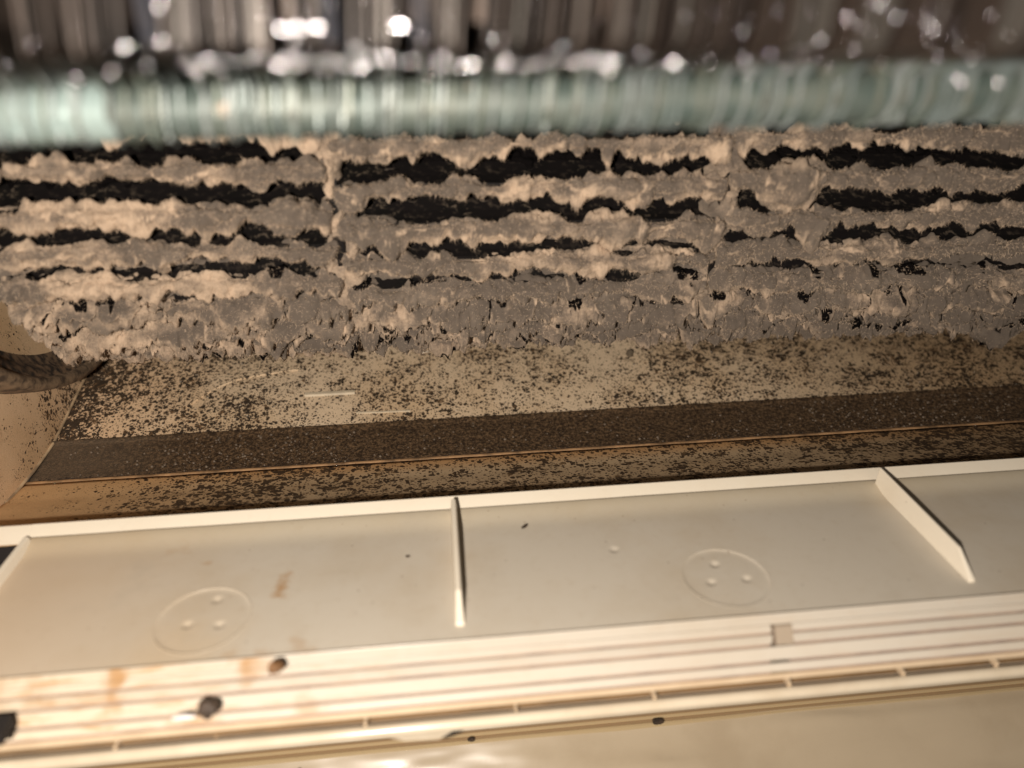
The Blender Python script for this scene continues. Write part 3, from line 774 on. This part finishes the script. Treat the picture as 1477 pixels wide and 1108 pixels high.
# little catch hanging under the rail
pc = ony(612, 1058, yr)
prism('catch', [(pc[0]-.009, yr-.0006, zr-.0008), (pc[0]-.004, yr-.0006, zr-.0032), (pc[0]+.003, yr-.0006, zr-.0036), (pc[0]+.007, yr-.0006, zr-.0008)],
      [(pc[0]-.009, yr+.0012, zr-.0008), (pc[0]-.004, yr+.0012, zr-.0032), (pc[0]+.003, yr+.0012, zr-.0036), (pc[0]+.007, yr+.0012, zr-.0008)], RAILM, railT, .0004)
prism('catch_shadow', [(pc[0]+.0025, yr-.0003, zr-.0034), (pc[0]+.0045, yr-.0003, zr-.0036), (pc[0]+.0080, yr-.0003, zr-.0022), (pc[0]+.0072, yr-.0003, zr-.0018)],
      [(pc[0]+.0025, yr+.0012, zr-.0034), (pc[0]+.0045, yr+.0012, zr-.0036), (pc[0]+.0080, yr+.0012, zr-.0022), (pc[0]+.0072, yr+.0012, zr-.0018)], BLACK, railT, 0)  # black piece standing in for the catch's shadow

# ---- glossy panel below
low = thing('base_panel', 'glossy tan base panel at the bottom with soft wavy reflections', 'panel')
ya, za = P_(1040, -.051)
yb_, zb_ = P_(1200, -.0665)
wave_panel = skin('panel_face', [(yb_-.02, zb_-.012), (yb_, zb_), (ya, za), (ya+.012, za+.007)], -.26, .33, LPLATE, low, .0015, 0, 2)
co = np.zeros(len(wave_panel.data.vertices)*3, dtype=np.float32); wave_panel.data.vertices.foreach_get('co', co); co = co.reshape(-1, 3)
co[:, 2] += .0014*sstep(ya-.003, ya-.008, co[:, 1])*fbm(co[:, 0]*22+co[:, 1]*30, co[:, 1]*130, 0, 71, 3, .45); wave_panel.data.vertices.foreach_set('co', co.ravel()); wave_panel.data.update()
for k, v in enumerate((1059, 1063, 1067, 1073)):
    z_ = za+(zb_-za)*(v-1040)/160.; y_ = P_(v, z_)[0]
    extrude_profile('panel_line', [(y_-.0003, z_-.002), (y_+.0003, z_-.002), (y_+.0003, z_+.0003), (y_-.0003, z_+.0003)], -.26, .33, simple('line_tan', (.50, .38, .22) if k % 2 else (.30, .2, .11), .4), low)

# black gap left of the tray
gap = thing('dark_gap', 'black empty gap beside the left edge of the cream tray', 'gap')
box('gap_floor', (-.19, .108, -.0285), (-.1030, YB+.0050, -.0270), BLACK, gap)
box('gap_back', (-.19, YB+.0052, -.0285), (-.1030, YB+.0062, zm-.0013), BLACK, gap)
box('gap_wall', (-.192, .108, -.0285), (-.190, .1555, .002), BLACK, gap)

# ================================================================== coil at the top, close to the lens
coil = thing('evaporator_coil', 'out of focus evaporator coil of thin upright fins over a teal tube, across the top', 'heat exchanger')
yt = .1140
pt = ony(740, 150, yt); zt = pt[2]; rt = .0037
YT = .0905                                                # upper bank leans towards the lens
fp = []
for k in range(9):
    a = math.radians(180+k*22.5); fp.append((yt+(rt+.0005)*math.cos(a), zt+(rt+.0005)*math.sin(a)))
fp += [(yt+.008, zt+.0005), (yt+.012, zt+.034), (YT+.001, zt+.034), (YT, zt+.0085), (YT+.0012, zt+.0072), (yt-.0075, zt+.0052), (yt-.0040, zt+.0030)]
def fin_mesh(fp, th):
    V = []; ks = len(fp)
    for x in (-th/2, th/2):
        for (y, z) in fp: V.append((x+.10*(z-zt), y, z))
    F = [tuple(range(ks))[::-1], tuple(range(ks, 2*ks))]+[(j, (j+1) % ks, ks+(j+1) % ks, ks+j) for j in range(ks)]
    return pymesh('fin', V, F, False)
fms = [fin_mesh([(y+random.gauss(0, .00022), z+random.gauss(0, .0003)) for y, z in fp], .00034) for _ in range(16)]
xf = -.118
while xf < .165:
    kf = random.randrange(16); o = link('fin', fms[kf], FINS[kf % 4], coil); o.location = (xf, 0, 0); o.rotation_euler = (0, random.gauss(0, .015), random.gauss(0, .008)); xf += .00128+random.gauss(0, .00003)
def tube(name, x0, x1, r, mat, y=yt, z=zt):
    return lathe_x(name, [(x0, 0), (x0, r-.0001), (x0+.0001, r), (x0+.0003, r), (x1-.0003, r), (x1-.0001, r), (x1, r-.0001), (x1, 0)], y, z, mat, coil, 32)
tube('tube', -.043, .17, rt, TUBE); tube('tube', -.13, -.0485, rt+.0002, TUBE_GLARE); tube('tube_collar', -.0485, -.043, rt+.0003, TUBE_GLARE)
tube('tube', -.13, .17, .0035, simple('dusty_tube', (.06, .045, .038), .6, .3), YT+.010, zt+.0180)
box('dust_mat', (-.13, YT+.0065, zt+.0105), (.17, YT+.0075, zt+.034), simple('grey_mat', (.10, .075, .062), .9, nz=.6, ns=200), coil)
box('filter_backing', (-.13, yt+.0125, zt+.004), (.17, yt+.0145, zt+.034), simple('filter_dust', (.05, .037, .032), .9, nz=.6, ns=300), coil)
for u in (216, 478, 607):
    p = ony(u, 60, YT-.001); box('end_plate', (p[0]-.0007, YT-.0008, zt+.0085), (p[0]+.0007, YT+.006, zt+.034), simple('plate_dark', (.025, .025, .03), .9, 0, .1), coil)
# tiny facets added along the coil, aimed to throw lamp glints at the lens
V, F = [], []
def glint(u, v, size, spread):
    p = ony(u, v, YT-.0009-random.random()*.0006)
    hv = (C0-p)/np.linalg.norm(C0-p)+(np.array([-.034, -.042, .110])-p)/np.linalg.norm(np.array([-.034, -.042, .110])-p)
    hv = hv/np.linalg.norm(hv)+rng.normal(0, spread, 3); hv /= np.linalg.norm(hv)
    a = np.cross(hv, [0, 0, 1]); a /= np.linalg.norm(a); b = np.cross(hv, a)
    k = len(V)
    for (s, t) in ((-1, -1), (1, -1), (1, 1), (-1, 1)): V.append(p+(a*s+b*t)*size*.36)
    for (s, t) in ((-.6, -.6), (.6, -.6), (.6, .6), (-.6, .6)): V.append(p+(a*s+b*t)*size*.36-hv*size*.4)
    F.append((k, k+1, k+2, k+3)); F.append((k+7, k+6, k+5, k+4))
    for j in range(4): F.append((k+j, k+4+j, k+4+(j+1) % 4, k+(j+1) % 4))
for u in (405, 428, 458): glint(u, 40+random.uniform(-3, 3), .00018, .02)
for u in (570, 582, 577): glint(u, 38, .00018, .02)
for u in list(np.arange(385, 1000, 23.)+rng.normal(0, 6, 27)): glint(u, 90+random.uniform(-7, 6), random.choice((.00005, .00007, .0001)), .02)
for u in (278, 286, 300, 318, 368, 395, 402, 417, 428, 440, 455, 470, 486, 500, 520, 535, 545, 556, 590, 597, 633, 640, 665, 680, 720, 855, 860, 880, 965, 972):
    glint(u, 90+random.uniform(-9, 7)+(6 if u < 330 else 0), random.choice((.00005, .00007, .00009, .00014)), .02)
for _ in range(120): glint(random.uniform(0, 1477), random.choice((90, 90, 42, 75, 20))+random.gauss(0, 10), random.uniform(.00005, .0001), .06)
for u, v in ((1385, 118), (1440, 120), (232, 60), (230, 8), (110, 115), (160, 105), (180, 68)): glint(u, v, .00012, .03)
link('glint_facets', pymesh('glint_facets', V, F, False), GLINT, coil, kind='stuff')

# ================================================================== loose dirt
def lump(name, p, r, mat, label, cat, seed, squash=(1, 1, .8), group=None):
    o = link(name, blob_mesh(name, r, seed, .22, squash), mat, None, None, label, cat, group); o.location = p; return o
p = ony(398, 962, P_(940+dv, 0)[0]-.0008)
lump('dirt_lump', p, .0014, LUMP, 'small orange brown dirt lump stuck on the top ridge of the cream ledge', 'dirt lump', 3)
p = ony(300, 1021, P_(990+dv, -.006)[0]-.0010)
lump('dirt_lump', p, .0018, DLUMP, 'dark round dirt lump stuck to the lower ridges of the cream ledge', 'dirt lump', 8, (1, 1, .9))
p = ony(265, 1035, P_(1000+dv, -.006)[0]-.0008)
o = lump('paint_flake', p, .0010, simple('white_flake', (.85, .82, .8), .5), 'tiny white flake beside the dark dirt lump on the ledge', 'flake', 9, (2.0, .4, .5))
p = ony(3, 1056, P_(1000+dv, -.006)[0]-.001)
o = link('rubber_stop', None, None, None, None, 'black block at the bottom left corner of the ledge', 'block')
box('block_body', (p[0]-.006, p[1]-.002, p[2]-.0016), (p[0]+.0008, p[1]+.003, p[2]+.0015), BLACK, o, bevel=.0006)
for i, (u, v, r, m, lab) in enumerate(((908, 512, .0014, CRUMBG, 'grey brown crumb standing on the speckled plate just under the blower'),
                                  (953, 581, .0012, CRUMBG, 'round grey crumb on the speckled plate above the dark strip'),
                                  (889, 574, .0008, CRUMB, 'small dark crumb left of the round grey crumb on the plate'))):
    q, nn = on_plate(u, v); lump('dirt_crumb', q+nn*r*.5, r, m, lab, 'crumb', 20+i, (1, .9, 1.1) if i == 0 else (1, 1, .8))
q, nn = on_plate(610, 508); lump('paint_flake', q+nn*.0002, .0014, FLAKE, 'flat pale flake lying on the speckled plate under the middle of the blower', 'flake', 31, (1.5, .8, .25))
q = onz(757, 760, 0); o = lump('dark_speck', q+np.array([0, 0, .0002]), .0006, CRUMB, 'tiny slanting dark speck on the tray floor right of the thin rib', 'speck', 33, (1.8, .7, .5)); o.rotation_euler = (0, 0, .7)
q = onz(588, 803, 0); lump('dark_speck', q+np.array([0, 0, .0001]), .0004, CRUMB, 'tiny dark speck on the tray floor left of the thin rib', 'speck', 34, (1.2, .8, .5))
def zpan(u, v):
    vv = v+(u-740)*.095; return onz(u, v, za+(zb_-za)*(vv-1040)/160.)
for i, (u, v, lab) in enumerate(((949, 1042, 'dark crumb on the glossy base panel below the middle of the rail'), (680, 1068, 'tiny dark crumb on the glossy base panel right of the catch'))):
    q = zpan(u, v); lump('dirt_crumb', q+np.array([0, 0, .0004]), .0011 if i == 0 else .0007, CRUMB, lab, 'crumb', 40+i, (1.4, .8, .6))
def hair(pts, rad, label, mat):
    cu = bpy.data.curves.new('hair', 'CURVE'); cu.dimensions = '3D'; cu.bevel_depth = rad; cu.bevel_resolution = 0; cu.resolution_u = 4
    sp = cu.splines.new('NURBS'); sp.points.add(len(pts)-1); sp.use_endpoint_u = True; sp.order_u = 3
    for i, q in enumerate(pts): sp.points[i].co = (*[float(a) for a in q], 1)
    o = bpy.data.objects.new('tmp', cu); COL.objects.link(o)
    me = bpy.data.meshes.new_from_object(o.evaluated_get(bpy.context.evaluated_depsgraph_get())); bpy.data.objects.remove(o)
    link('hair', me, mat, None, None, label, 'hair')
up = np.array([0, 0, .0004])
